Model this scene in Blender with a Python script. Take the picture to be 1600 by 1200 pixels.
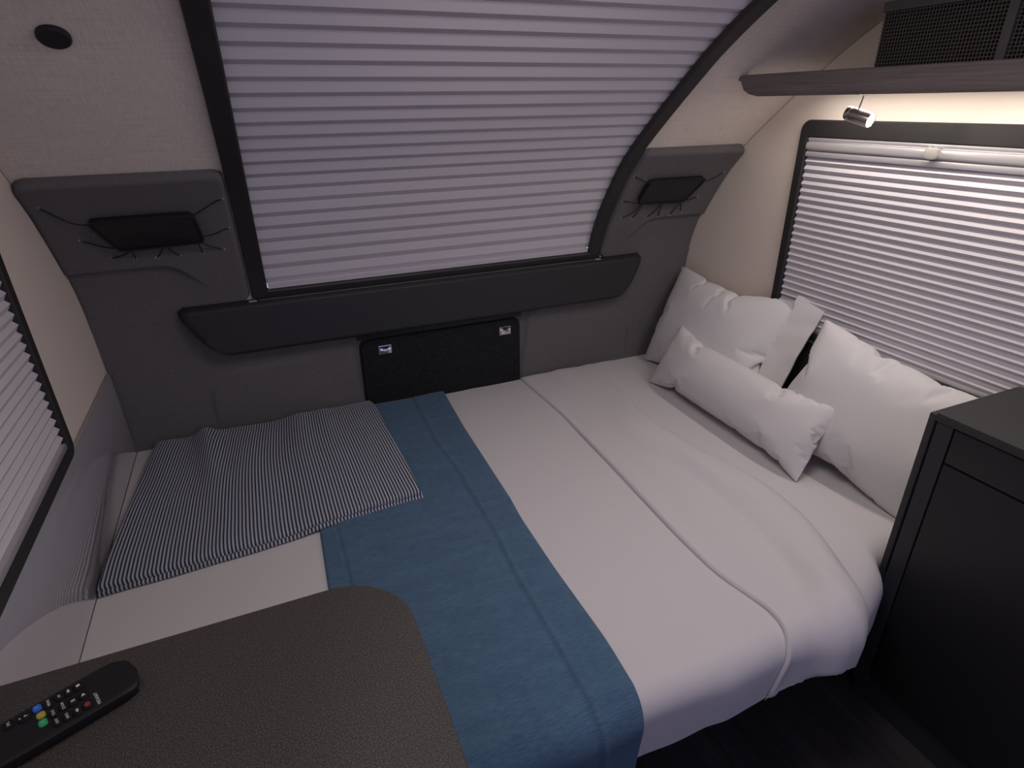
import bpy, bmesh, math, random
from mathutils import Vector, Matrix, noise
from mathutils.geometry import tessellate_polygon
random.seed(7)
for o in list(bpy.data.objects): bpy.data.objects.remove(o)
SC = bpy.context.scene
COL = SC.collection
PI = math.pi

# ------------------------------------------------------------------ camera
cd = bpy.data.cameras.new('camera'); cam = bpy.data.objects.new('camera', cd); COL.objects.link(cam)
yaw, pitch, roll = 0.39766, 0.44401, -0.0145
Fw = Vector((math.sin(yaw)*math.cos(pitch), math.cos(yaw)*math.cos(pitch), -math.sin(pitch)))
Rt = Vector((math.cos(yaw), -math.sin(yaw), 0)); Up = Rt.cross(Fw)
R2 = Rt*math.cos(roll)+Up*math.sin(roll); U2 = -Rt*math.sin(roll)+Up*math.cos(roll)
M = Matrix((R2, U2, -Fw)).transposed().to_4x4(); M.translation = Vector((0, 0, 1.6))
cam.matrix_world = M
cd.sensor_width = 36; cd.lens = 36*925.1/1600; cd.clip_start = 0.02
SC.camera = cam

# ------------------------------------------------------------------ world, lights, exposure
W = bpy.data.worlds.new('world'); SC.world = W; W.use_nodes = True
W.node_tree.nodes['Background'].inputs[0].default_value = (0.50, 0.51, 0.88, 1)
W.node_tree.nodes['Background'].inputs[1].default_value = 1.5
SC.view_settings.view_transform = 'Standard'; SC.view_settings.look = 'None'
SC.view_settings.exposure = 0.0; SC.view_settings.gamma = 1.0
SC.view_settings.use_curve_mapping = False

def area(name, loc, rot, sx, sy, power, color):
    l = bpy.data.lights.new(name, 'AREA'); l.shape = 'RECTANGLE'; l.size = sx; l.size_y = sy
    l.energy = power; l.color = color
    o = bpy.data.objects.new(name, l); COL.objects.link(o); o.location = loc; o.rotation_euler = rot
    return o
# overhead lamps added out of view (their fittings are built with the ceiling)
area('ceiling_light_glow', (0.56, 0.72, 1.925), (0, 0, 0), 0.62, 0.42, 5.6, (1.0, 0.90, 0.88))
area('left_strip_glow', (-0.36, 0.05, 1.600), (0, 0, 0), .02, 1.2, 0.9, (1.0, .87, .76))

# ------------------------------------------------------------------ materials
def mat(name, col, rough=0.6, metal=0.0, spec=0.5, sheen=0.0, coat=0.0):
    m = bpy.data.materials.new(name); m.use_nodes = True
    b = m.node_tree.nodes['Principled BSDF']
    b.inputs['Base Color'].default_value = (*col, 1); b.inputs['Roughness'].default_value = rough
    b.inputs['Metallic'].default_value = metal; b.inputs['Specular IOR Level'].default_value = spec
    b.inputs['Sheen Weight'].default_value = sheen; b.inputs['Coat Weight'].default_value = coat
    return m
def N(m, t, **kw):
    n = m.node_tree.nodes.new(t)
    for k, v in kw.items(): setattr(n, k, v)
    return n
def L(m, a, b): m.node_tree.links.new(a, b)
def coords(m, kind, scale):
    tc = N(m, 'ShaderNodeTexCoord'); mp = N(m, 'ShaderNodeMapping'); mp.inputs['Scale'].default_value = scale
    L(m, tc.outputs[kind], mp.inputs['Vector']); return mp.outputs['Vector']
def noise_tex(m, vec, scale, detail=3, rough=.6):
    n = N(m, 'ShaderNodeTexNoise'); n.inputs['Scale'].default_value = scale
    n.inputs['Detail'].default_value = detail; n.inputs['Roughness'].default_value = rough
    L(m, vec, n.inputs['Vector']); return n.outputs['Fac']
def ramp(m, fac, stops):
    r = N(m, 'ShaderNodeValToRGB'); e = r.color_ramp.elements
    while len(e) < len(stops): e.new(.5)
    for i, (p, c) in enumerate(stops): e[i].position = p; e[i].color = (*c, 1)
    L(m, fac, r.inputs['Fac']); return r.outputs['Color']
def bsdf(m): return m.node_tree.nodes['Principled BSDF']
def bump(m, fac, strength, dist=0.001):
    b = N(m, 'ShaderNodeBump'); b.inputs['Strength'].default_value = strength; b.inputs['Distance'].default_value = dist
    L(m, fac, b.inputs['Height']); L(m, b.outputs['Normal'], bsdf(m).inputs['Normal'])
def textured(name, c0, c1, kind, scale, nscale, rough, bstr=0.3, lo=.35, hi=.65, detail=3, dist=.001, **kw):
    m = mat(name, c0, rough, **kw)
    v = coords(m, kind, scale); f = noise_tex(m, v, nscale, detail)
    L(m, ramp(m, f, [(lo, c0), (hi, c1)]), bsdf(m).inputs['Base Color'])
    if bstr: bump(m, f, bstr, dist)
    return m
def mixrgb(m, a, b, fac, mode='MULTIPLY'):
    n = N(m, 'ShaderNodeMix'); n.data_type = 'RGBA'; n.blend_type = mode
    n.inputs[0].default_value = fac
    L(m, a, n.inputs[6]); L(m, b, n.inputs[7]); return n.outputs[2]

MAT = {}
# woven wall cloth: fine horizontal yarn over a faint vertical one
m = mat('woven_wallpaper', (.4, .38, .35), .9, spec=.2)
a = noise_tex(m, coords(m, 'UV', (8, 420, 1)), 1.0, 3)
b = noise_tex(m, coords(m, 'UV', (300, 30, 1)), 1.0, 2)
ca = ramp(m, a, [(.3, (.76, .67, .58)), (.7, (.90, .80, .69))]); cb = ramp(m, b, [(.3, (.85, .85, .85)), (.7, (1, 1, 1))])
L(m, mixrgb(m, ca, cb, 1.0), bsdf(m).inputs['Base Color']); bump(m, a, .35, .0006)
MAT['wall'] = m
m = mat('smooth_wallpaper', (.42, .38, .35), .85, spec=.2)
a = noise_tex(m, coords(m, 'Object', (1, 1, 1)), 420, 2)
L(m, ramp(m, a, [(.3, (.76, .67, .59)), (.7, (.82, .72, .63))]), bsdf(m).inputs['Base Color']); bump(m, a, .2, .0004)
MAT['sidewall'] = m
MAT['seam'] = mat('wall_seam_joint', (.38, .33, .29), .9)
MAT['felt'] = textured('charcoal_felt', (.12, .113, .112), (.155, .146, .145), 'Object', (1, 1, 1), 260, .95, .3, spec=.15)
MAT['pad'] = textured('black_leatherette', (.026, .025, .027), (.030, .029, .031), 'Object', (1, 1, 1), 300, .55, .15, spec=.35)
MAT['black'] = mat('black_plastic', (.016, .015, .016), .45, spec=.35)
MAT['frame'] = mat('dark_window_frame', (.024, .022, .022), .5, spec=.45)
MAT['carpet'] = textured('black_carpet', (.014, .014, .0145), (.075, .075, .078), 'Object', (1, 1, 1), 520, .95, .5, .5, .8, spec=.1)
MAT['chrome'] = mat('chrome', (.75, .75, .77), .15, 1.0)
MAT['brushed'] = mat('brushed_steel', (.62, .57, .52), .28, 1.0)
MAT['alu'] = mat('silver_rail', (.66, .64, .66), .3, .6)
MAT['clip'] = mat('grey_plastic', (.38, .36, .33), .5)
MAT['blind'] = mat('pleated_fabric', (.62, .59, .62), .8, spec=.2)
MAT['blind_front'] = mat('pleated_fabric_front', (.60, .565, .59), .8, spec=.2)
MAT['guard'] = mat('grey_gloss_panel', (.42, .40, .44), .05, spec=.6, coat=1.0)
bsdf(MAT['guard']).inputs['Coat IOR'].default_value = 2.1
MAT['guard_edge'] = mat('pale_panel_edge', (.36, .33, .32), .4)
MAT['sheet'] = textured('white_cotton', (.62, .595, .60), (.66, .635, .64), 'Object', (1, 1, 1), 900, .8, .12, dist=.0004, sheen=.1, spec=.2)
MAT['pillow'] = textured('white_pillow_cotton', (.66, .64, .645), (.70, .68, .685), 'Object', (1, 1, 1), 900, .8, .12, dist=.0004, sheen=.1, spec=.2)
# blue throw: cross-hatched heather
m = mat('heather_blue_cloth', (.1, .17, .27), .95, spec=.1, sheen=.15)
a = noise_tex(m, coords(m, 'UV', (45, 420, 1)), 1.0, 4); b = noise_tex(m, coords(m, 'UV', (9, 26, 1)), 1.0, 4)
ca = ramp(m, a, [(.3, (.062, .122, .195)), (.72, (.112, .195, .29))]); cb = ramp(m, b, [(.3, (.80, .82, .85)), (.7, (1, 1, 1))])
L(m, mixrgb(m, ca, cb, 1.0), bsdf(m).inputs['Base Color']); bump(m, a, .35, .0008)
MAT['throw'] = m
# striped cloth
m = mat('navy_white_stripes', (.5, .5, .5), .9, spec=.15, sheen=.1)
tc = N(m, 'ShaderNodeTexCoord'); sx = N(m, 'ShaderNodeSeparateXYZ'); L(m, tc.outputs['UV'], sx.inputs[0])
mu = N(m, 'ShaderNodeMath', operation='MULTIPLY'); mu.inputs[1].default_value = 1/.0088; L(m, sx.outputs[0], mu.inputs[0])
fr = N(m, 'ShaderNodeMath', operation='FRACT'); L(m, mu.outputs[0], fr.inputs[0])
cs = ramp(m, fr.outputs[0], [(0.0, (.50, .50, .53)), (.40, (.50, .50, .53)), (.50, (.028, .046, .085)), (.92, (.028, .046, .085)), (1.0, (.50, .50, .53))])
wv = noise_tex(m, coords(m, 'UV', (300, 900, 1)), 1.0, 2)
L(m, mixrgb(m, cs, ramp(m, wv, [(.3, (.8, .8, .8)), (.7, (1, 1, 1))]), 1.0), bsdf(m).inputs['Base Color']); bump(m, wv, .3, .0005)
MAT['stripe'] = m
def speckle(name, base, lo, hi, rough):
    m = mat(name, base, rough, spec=.3)
    f = noise_tex(m, coords(m, 'Object', (1, 1, 1)), 520, 2, .7)
    L(m, ramp(m, f, [(.38, lo), (.50, base), (.66, hi)]), bsdf(m).inputs['Base Color'])
    bump(m, f, .15, .0004)
    return m
MAT['table'] = speckle('speckled_laminate', (.054, .049, .045), (.036, .033, .031), (.13, .12, .11), .6)
MAT['worktop'] = speckle('graphite_worktop', (.036, .036, .037), (.026, .026, .027), (.060, .060, .060), .65)
MAT['cabinet'] = mat('matt_anthracite', (.020, .0195, .0225), .5, spec=.35)
MAT['cabinet_side'] = mat('anthracite_side', (.034, .034, .038), .55, spec=.3)
MAT['wood'] = textured('dark_ash_veneer', (.13, .105, .10), (.20, .165, .16), 'Object', (60, 3, 110), 2.2, .6, .2, .3, .7, 5)
MAT['floor'] = textured('dark_plank_floor', (.022, .020, .021), (.060, .055, .055), 'Object', (22, 1.6, 1), 2.0, .5, .25, .3, .75, 6)
MAT['base'] = mat('bed_base_board', (.045, .045, .05), .6)
MAT['remote'] = mat('remote_black', (.011, .011, .012), .5, spec=.3)
MAT['remote_key'] = mat('rubber_key', (.006, .006, .006), .6, spec=.3)
MAT['key_print'] = mat('white_print', (.62, .62, .62), .6)
MAT['blue_key'] = mat('blue_rubber', (.02, .13, .55), .5)
MAT['yellow_key'] = mat('yellow_rubber', (.42, .33, .04), .5)
MAT['green_key'] = mat('green_rubber', (.02, .36, .13), .5)
MAT['red_key'] = mat('red_print', (.28, .03, .02), .5)
MAT['rubber'] = mat('elastic_cord', (.010, .010, .010), .8)
MAT['net'] = mat('net_thread', (.11, .095, .08), .8)
MAT['net_back'] = mat('locker_inside', (.010, .009, .009), .9)
MAT['locker_frame'] = mat('locker_frame', (.085, .078, .076), .7)
m = mat('lamp_lens', (1, .9, .8), .3)
bsdf(m).inputs['Emission Color'].default_value = (1, .88, .72, 1); bsdf(m).inputs['Emission Strength'].default_value = 9.0
MAT['lens'] = m
m = mat('led_diffuser', (1, .9, .8), .3)
bsdf(m).inputs['Emission Color'].default_value = (1, .86, .74, 1); bsdf(m).inputs['Emission Strength'].default_value = 3.0
MAT['led'] = m
m = mat('window_glass', (.3, .33, .4), .05, spec=.5); bsdf(m).inputs['Transmission Weight'].default_value = .9
MAT['glass'] = m

# ------------------------------------------------------------------ helpers
def link(o, parent=None):
    COL.objects.link(o)
    if parent: o.parent = parent
    return o
def origin_of(p):
    v = Vector((0, 0, 0))
    while p: v += p.location; p = p.parent
    return v
def thing(name, label, cat, loc=(0, 0, 0), rotz=0, group=None):
    o = bpy.data.objects.new(name, None); o.empty_display_size = .05
    COL.objects.link(o); o.location = loc; o.rotation_euler = (0, 0, rotz)
    o['label'] = label; o['category'] = cat
    if group: o['group'] = group
    return o
def tag(o, label=None, cat=None, group=None, kind=None):
    if label: o['label'] = label
    if cat: o['category'] = cat
    if group: o['group'] = group
    if kind: o['kind'] = kind
    return o
def build(name, bm, m, parent=None, smooth=True, local=False, sharp=35):
    bmesh.ops.recalc_face_normals(bm, faces=bm.faces)
    if parent is not None and not local:
        off = origin_of(parent)
        for v in bm.verts: v.co -= off
    me = bpy.data.meshes.new(name)
    if smooth:
        for f in bm.faces: f.smooth = True
        for e in bm.edges:
            if len(e.link_faces) == 2 and e.calc_face_angle(0) > math.radians(sharp): e.smooth = False
    bm.to_mesh(me); bm.free()
    me.materials.append(MAT[m] if isinstance(m, str) else m)
    return link(bpy.data.objects.new(name, me), parent)
def recentre(o):
    """put a top-level mesh object's origin at the base of its bounds"""
    c = [v.co for v in o.data.vertices]
    p = Vector(((min(v.x for v in c)+max(v.x for v in c))/2, (min(v.y for v in c)+max(v.y for v in c))/2, min(v.z for v in c)))
    for v in o.data.vertices: v.co -= p
    o.location = p
    return o
def solid(top, bot, nu, nv, bm=None, uvf=None):
    """closed solid between two mapped (u, v) grids; uvf gives the texture coordinate"""
    bm = bm or bmesh.new(); uvl = bm.loops.layers.uv.verify()
    def grid(fn): return [[bm.verts.new(fn(i/nu, j/nv)) for i in range(nu+1)] for j in range(nv+1)]
    A, B = grid(top), grid(bot)
    uvf = uvf or (lambda u, v: (u, v))
    def face(vs, uvs):
        try: f = bm.faces.new(vs)
        except ValueError: return
        for l, t in zip(f.loops, uvs): l[uvl].uv = t
    for j in range(nv):
        for i in range(nu):
            q = [(i, j), (i+1, j), (i+1, j+1), (i, j+1)]; uv = [uvf(a/nu, b/nv) for a, b in q]
            face([A[b][a] for a, b in q], uv)
            q.reverse(); uv.reverse()
            face([B[b][a] for a, b in q], uv)
    rim = [(i, 0) for i in range(nu)]+[(nu, j) for j in range(nv)]+[(i, nv) for i in range(nu, 0, -1)]+[(0, j) for j in range(nv, 0, -1)]
    for k in range(len(rim)):
        a, b = rim[k], rim[(k+1) % len(rim)]
        ua, ub = uvf(a[0]/nu, a[1]/nv), uvf(b[0]/nu, b[1]/nv)
        face([A[b[1]][b[0]], A[a[1]][a[0]], B[a[1]][a[0]], B[b[1]][b[0]]], [ub, ua, ua, ub])
    return bm
def sheet1(fn, nu, nv, uvf=None, bm=None):
    bm = bm or bmesh.new(); uvl = bm.loops.layers.uv.verify(); uvf = uvf or (lambda u, v: (u, v))
    A = [[bm.verts.new(fn(i/nu, j/nv)) for i in range(nu+1)] for j in range(nv+1)]
    for j in range(nv):
        for i in range(nu):
            q = [(i, j), (i+1, j), (i+1, j+1), (i, j+1)]
            f = bm.faces.new([A[b][a] for a, b in q])
            for l, (a, b) in zip(f.loops, q): l[uvl].uv = uvf(a/nu, b/nv)
    return bm
def box(bm, p0, p1, bev=0.0, seg=2):
    r = bmesh.ops.create_cube(bm, size=1.0); vs = r['verts']
    c = [(a+b)/2 for a, b in zip(p0, p1)]; d = [abs(b-a) for a, b in zip(p0, p1)]
    for v in vs: v.co = Vector((v.co.x*d[0]+c[0], v.co.y*d[1]+c[1], v.co.z*d[2]+c[2]))
    if bev:
        es = list({e for v in vs for e in v.link_edges})
        bmesh.ops.bevel(bm, geom=es, offset=bev, segments=seg, profile=.5, affect='EDGES', clamp_overlap=True)
    return bm
def tube(bm, pts, r, n=8, caps=True):
    pts = [Vector(p) for p in pts]; rings = []
    up = Vector((0.3, 0.2, 1)).normalized()
    for i, p in enumerate(pts):
        t = (pts[min(i+1, len(pts)-1)]-pts[max(i-1, 0)]).normalized()
        a = t.cross(up)
        if a.length < 1e-3: a = t.cross(Vector((1, 0, 0)))
        a.normalize(); b = t.cross(a)
        rr = r(i/(len(pts)-1)) if callable(r) else r
        rings.append([bm.verts.new(p+a*math.cos(2*PI*k/n)*rr+b*math.sin(2*PI*k/n)*rr) for k in range(n)])
    for r0, r1 in zip(rings, rings[1:]):
        for k in range(n): bm.faces.new([r0[k], r0[(k+1) % n], r1[(k+1) % n], r1[k]])
    if caps: bm.faces.new(rings[0][::-1]); bm.faces.new(rings[-1])
    return bm
def lathe(bm, p, d, prof, n=24):
    """prof: (distance along d, radius) pairs"""
    p = Vector(p); d = Vector(d).normalized(); a = d.cross(Vector((0, 0, 1)))
    if a.length < .01: a = Vector((1, 0, 0))
    a.normalize(); b = d.cross(a); rings = []
    for t, r in prof: rings.append([bm.verts.new(p+d*t+a*math.cos(2*PI*k/n)*r+b*math.sin(2*PI*k/n)*r) for k in range(n)])
    for r0, r1 in zip(rings, rings[1:]):
        for k in range(n): bm.faces.new([r0[k], r0[(k+1) % n], r1[(k+1) % n], r1[k]])
    bm.faces.new(rings[0][::-1]); bm.faces.new(rings[-1]); return bm
def rrect(x0, x1, y0, y1, r, nc=8, ns=12):
    """rounded rectangle, ccw; r one radius or four (x0y0, x1y0, x1y1, x0y1)"""
    r = [r]*4 if not isinstance(r, (list, tuple)) else r
    P = []
    cs = [(x0+r[0], y0+r[0], PI, r[0]), (x1-r[1], y0+r[1], 1.5*PI, r[1]), (x1-r[2], y1-r[2], 0, r[2]), (x0+r[3], y1-r[3], .5*PI, r[3])]
    for q, (cx, cy, a0, rr) in enumerate(cs):
        arc = [(cx+rr*math.cos(a0+PI/2*k/nc), cy+rr*math.sin(a0+PI/2*k/nc)) for k in range(nc+1)]
        P += arc
        nx = cs[(q+1) % 4]; e = (nx[0]+nx[3]*math.cos(nx[2]), nx[1]+nx[3]*math.sin(nx[2])); s = arc[-1]
        P += [(s[0]+(e[0]-s[0])*k/ns, s[1]+(e[1]-s[1])*k/ns) for k in range(1, ns)]
    return P
def ring(bm, loops, mp):
    """loops: list of (2-d outline, offset); skins them one to the next; mp(a, b, off) -> point"""
    R = [[bm.verts.new(mp(a, b, off)) for a, b in pts] for pts, off in loops]
    n = len(R[0])
    for r0, r1 in zip(R, R[1:]):
        for k in range(n): bm.faces.new([r0[k], r0[(k+1) % n], r1[(k+1) % n], r1[k]])
    return R
def plate(bm, outline, mp, o0, o1, bev=.002):
    """flat slab with softly bevelled rim, outline in 2-d"""
    cx = sum(p[0] for p in outline)/len(outline); cy = sum(p[1] for p in outline)/len(outline)
    def inset(d):
        out = []; n = len(outline)
        for k in range(n):
            a = Vector(outline[k-1]); b = Vector(outline[(k+1) % n]); t = (b-a)
            if t.length < 1e-9: out.append(outline[k]); continue
            t.normalize(); out.append((outline[k][0]-t.y*d, outline[k][1]+t.x*d))
        return out
    R = ring(bm, [(outline, o0), (outline, o1-bev), (inset(bev*.3), o1-bev*.3), (inset(bev), o1)], mp)
    bm.faces.new(R[0][::-1]); bm.faces.new(R[-1]); return bm
def sst(a, b, x):
    t = max(0., min(1., (x-a)/(b-a))); return t*t*(3-2*t)
def gauss(x, s): return math.exp(-(x/s)**2)
def nz(x, y, z=0.0): return noise.noise(Vector((x, y, z)))
def interp(tbl, x):
    if x <= tbl[0][0]: return tbl[0][1]
    for (a, p), (b, q) in zip(tbl, tbl[1:]):
        if x <= b: t = (x-a)/(b-a); return p+(q-p)*t
    return tbl[-1][1]
def sinterp(tbl, x, w=.06):
    return sum(interp(tbl, x+w*k) for k in (-1, -.5, 0, .5, 1))/5

# ------------------------------------------------------------------ shape of the curved front wall
prof = [(1.985, 0.0), (1.985, .7), (1.975, .95), (1.95, 1.1), (1.905, 1.21), (1.84, 1.31), (1.765, 1.415), (1.65, 1.517), (1.5, 1.636), (1.367, 1.737), (1.15, 1.86), (0.9, 1.95), (0.6, 2.0), (-1.2, 2.02)]
for _ in range(2):
    q = [prof[0]]
    for a, b in zip(prof, prof[1:]):
        q += [(a[0]*.75+b[0]*.25, a[1]*.75+b[1]*.25), (a[0]*.25+b[0]*.75, a[1]*.25+b[1]*.75)]
    q.append(prof[-1]); prof = q
SL = [0.0]
for a, b in zip(prof, prof[1:]): SL.append(SL[-1]+math.hypot(b[0]-a[0], b[1]-a[1]))
STOT = SL[-1]
def _pt(s):
    s = max(0, min(STOT-1e-6, s))
    for k in range(len(SL)-1):
        if s <= SL[k+1]: break
    t = (s-SL[k])/(SL[k+1]-SL[k]); a, b = prof[k], prof[k+1]
    return a[0]+(b[0]-a[0])*t, a[1]+(b[1]-a[1])*t
def F(x, s, off=0.0):
    y, z = _pt(s); y0, z0 = _pt(s-.02); y1, z1 = _pt(s+.02)
    d = math.hypot(y1-y0, z1-z0); ny, nz_ = -(z1-z0)/d, (y1-y0)/d
    return Vector((x, y+ny*off, z+nz_*off))
XL, XR = -.49, 1.612
FZ = .15            # floor
BZ = .60            # bed surface
YB = -1.2           # how far back the room is built

# ------------------------------------------------------------------ room shell
def wall_grid(name, x0, x1, s0, s1, hole, m):
    bm = bmesh.new(); uvl = bm.loops.layers.uv.verify()
    xs = sorted({x0, x1, *([hole[0], hole[1]] if hole else [])}); ss = []
    xs = [a+(b-a)*k/4 for a, b in zip(xs, xs[1:]) for k in range(4)]+[xs[-1]]
    cuts = sorted({s0, s1, *([hole[2], hole[3]] if hole else [])})
    for a, b in zip(cuts, cuts[1:]):
        n = max(1, int((b-a)/.03)); ss += [a+(b-a)*k/n for k in range(n)]
    ss.append(s1)
    V = {}
    def v(i, j, k):
        if (i, j, k) not in V: V[i, j, k] = bm.verts.new(F(xs[i], ss[j], -k*.03))
        return V[i, j, k]
    def inside(i, j):
        if not (0 <= i < len(xs)-1 and 0 <= j < len(ss)-1): return False
        if hole and hole[0]-1e-6 <= xs[i] < hole[1]-1e-6 and hole[2]-1e-6 <= ss[j] < hole[3]-1e-6: return False
        return True
    for j in range(len(ss)-1):
        for i in range(len(xs)-1):
            if not inside(i, j): continue
            for k in (0, 1):
                q = [(i, j), (i+1, j), (i+1, j+1), (i, j+1)]
                f = bm.faces.new([v(a, b, k) for a, b in (q if k == 0 else q[::-1])])
                for l, (a, b) in zip(f.loops, q if k == 0 else q[::-1]): l[uvl].uv = (xs[a], ss[b])
            for (di, dj, e0, e1) in ((-1, 0, (0, 0), (0, 1)), (1, 0, (1, 1), (1, 0)), (0, -1, (1, 0), (0, 0)), (0, 1, (0, 1), (1, 1))):
                if not inside(i+di, j+dj):
                    A, B = (i+e0[0], j+e0[1]), (i+e1[0], j+e1[1])
                    bm.faces.new([v(*A, 0), v(*B, 0), v(*B, 1), v(*A, 1)])
    return tag(build(name, bm, m, sharp=50), kind='structure')
SPLIT = 2.95
WX0, WX1, WS0, WS1 = -.002, 1.137, 1.088, 2.62          # clear opening of the front window
wall_grid('wall_front', XL-.02, XR+.02, FZ, SPLIT, (WX0-.015, WX1+.015, WS0-.012, WS1+.015), 'wall')
wall_grid('ceiling', XL-.02, XR+.02, SPLIT, STOT-.001, None, 'wall')
def side_wall(name, x, sgn, hole):
    outer = [(YB, FZ)]+[(p[0], p[1]) for p in (lambda s: [_pt(t) for t in s])([FZ+(STOT-.001-FZ)*k/110 for k in range(111)])]
    hl = rrect(*hole, .03, 5, 6)
    vs = outer+hl; tris = tessellate_polygon([[Vector((a, b, 0)) for a, b in outer], [Vector((a, b, 0)) for a, b in hl[::-1]]])
    vs = outer+hl[::-1]
    bm = bmesh.new()
    for k in (0, 1):
        V = [bm.verts.new((x+sgn*.03*k, a, b)) for a, b in vs]
        for t in tris: bm.faces.new([V[i] for i in t])
        if k == 0: V0 = V
    for base, n in ((0, len(outer)), (len(outer), len(hl))):
        for i in range(n):
            a, b = base+i, base+(i+1) % n
            bm.faces.new([V0[a], V0[b], V[b], V[a]])
    return tag(build(name, bm, 'sidewall', smooth=False), kind='structure')
HOLE = (.30, 1.455, .90, 1.52)
side_wall('wall_left', XL, -1, HOLE); side_wall('wall_right', XR, 1, HOLE)
bm = bmesh.new(); box(bm, (XL-.02, YB, FZ-.04), (XR+.02, 2.0, FZ)); tag(build('floor', bm, 'floor', smooth=False), kind='structure')
bm = bmesh.new(); box(bm, (XL-.02, YB-.03, FZ), (XR+.02, YB, 1.15)); tag(build('rear_light_blocker', bm, 'base', smooth=False), kind='structure')  # unseen low dark screen, added to cut low light from the rear
# thin dark joint where wall covering and side wall meet
for nm, x, sg in (('trim_1', XL, 1), ('trim_2', XR, -1)):
    bm = bmesh.new(); tube(bm, [F(x+sg*.0005, 1.40+.05*k, .0005) for k in range(30)], .0016, 6); tag(build(nm, bm, 'seam'), kind='structure')
# dark lower lining below the right window, behind the pillows
bm = bmesh.new(); plate(bm, rrect(.70, 1.36, .50, .872, .012), lambda a, b, o: Vector((XR-o, a, b)), 0, .010)
tag(build('baseboard_right', bm, 'frame'), kind='structure')

# ------------------------------------------------------------------ windows
def side_window(nm, x, sg, label):
    """sg = direction from the wall into the room along x"""
    mp = lambda a, b, o: Vector((x+sg*o, a, b))
    o3 = rrect(.285, 1.476, .884, 1.541, .032); o2 = rrect(.289, 1.472, .888, 1.537, .030)
    i2 = rrect(.318, 1.447, .908, 1.496, .008); i3 = rrect(.322, 1.443, .912, 1.492, .006)
    bm = bmesh.new()
    R = ring(bm, [(o3, 0), (o3, .012), (o2, .016), (i2, .016), (i3, .013), (i3, -.03), (o3, -.03)], mp)
    for k in range(len(R[0])): bm.faces.new([R[-1][k], R[-1][(k+1) % len(o3)], R[0][(k+1) % len(o3)], R[0][k]])
    w = build(nm, bm, 'frame', sharp=25); tag(w, label=label, kind='structure')
    bm = bmesh.new(); box(bm, (x-sg*.028, .30, .90), (x-sg*.024, 1.46, 1.52)); build('glass_pane', bm, 'glass', w, smooth=False)
    return w
side_window('window_1', XL, 1, 'dark framed window on the left side wall')
side_window('window_2', XR, -1, 'dark framed window behind the white pillows')
bm = bmesh.new()
fo, fi = rrect(-.051, 1.186, 1.053, 2.66, [.03, .012, .05, .05], 8, 60), rrect(WX0, WX1, WS0, WS1, [.006, .006, .04, .04], 8, 60)
fo2 = rrect(-.048, 1.183, 1.056, 2.657, [.03, .012, .05, .05], 8, 60); fi2 = rrect(WX0-.004, WX1+.004, WS0-.004, WS1+.004, [.008, .008, .04, .04], 8, 60)
R = ring(bm, [(fo, -.0005), (fo, .012), (fo2, .015), (fi2, .015), (fi, .012), (fi, -.0015), (fo, -.0015)], F)
n = len(fo)
for k in range(n): bm.faces.new([R[-1][k], R[-1][(k+1) % n], R[0][(k+1) % n], R[0][k]])
w3 = build('window_3', bm, 'frame', sharp=25); tag(w3, label='large curved front window in a black frame', kind='structure')
bm = sheet1(lambda u, v: F(WX0-.01+(WX1-WX0+.02)*u, WS0-.008+(WS1-WS0+.02)*v, -.027), 2, 60); build('glass_pane', bm, 'glass', w3)

# ------------------------------------------------------------------ pleated blinds
def pleats(mp, a0, a1, s0, s1, pitch, depth, dark, na=2):
    n = int(round((s1-s0)/pitch)); pitch = (s1-s0)/n; st = [(s0, 0.)]
    for k in range(n):
        st += [(s0+pitch*(k+dark), depth), (s0+pitch*(k+1), 0.)]
    def top(u, v):
        i = int(round(v*(len(st)-1))); s, o = st[i]; return mp(a0+(a1-a0)*u, s, o)
    def bot(u, v):
        i = int(round(v*(len(st)-1))); s, o = st[i]; return mp(a0+(a1-a0)*u, s, o-.0012)
    return solid(top, bot, na, len(st)-1)
def side_blind(x, sg, label, frac=.45, depth=.008):
    mp = lambda a, b, o: Vector((x+sg*o, a, b))
    t = thing('pleated_blind', label, 'blind', (x, .88, .912))
    build('pleats', pleats(mp, .324, 1.4405, .926, 1.436, .0225, depth, frac), 'blind', t, smooth=False)
    # top rail: a ribbed silver extrusion with three ridges
    ribs = [(1.437, .006), (1.4385, .011), (1.446, .0125), (1.4525, .010), (1.4535, .006), (1.455, .009), (1.461, .0155), (1.470, .0165), (1.478, .0135), (1.480, .007), (1.4815, .009), (1.487, .011), (1.4915, .0095)]
    nn = len(ribs)-1
    bm = solid(lambda u, v: mp(.324+1.1165*u, ribs[int(round(v*nn))][0], ribs[int(round(v*nn))][1]), lambda u, v: mp(.324+1.1165*u, ribs[int(round(v*nn))][0], -.004), 2, nn)
    r = build('top_rail', bm, 'alu', t, sharp=40)
    # clip
    bm = bmesh.new()
    o = rrect(1.030, 1.066, 1.4555, 1.484, [.013, .013, .008, .008]); plate(bm, o, mp, .012, .024, .004)
    box(bm, (x+sg*.018-.004, 1.036, 1.479), (x+sg*.018+.004, 1.043, 1.487), .002); box(bm, (x+sg*.018-.004, 1.053, 1.479), (x+sg*.018+.004, 1.060, 1.487), .002)
    tag(build('clip', bm, 'clip', r), label='matt grey clip')
    bm = bmesh.new(); plate(bm, rrect(.324, 1.4405, .9125, .9265, .002), mp, -.004, .010, .002); build('bottom_rail', bm, 'alu', t)
    return t
side_blind(XL+.003, 1, 'pale pleated blind in the small window on the left side wall', .62, .0085)
side_blind(XR-.003, -1, 'brightly lit pleated blind behind the white pillows')
t = thing('pleated_blind', 'large grey pleated blind filling the curved front window', 'blind', tuple(F(.57, WS0)))
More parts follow.
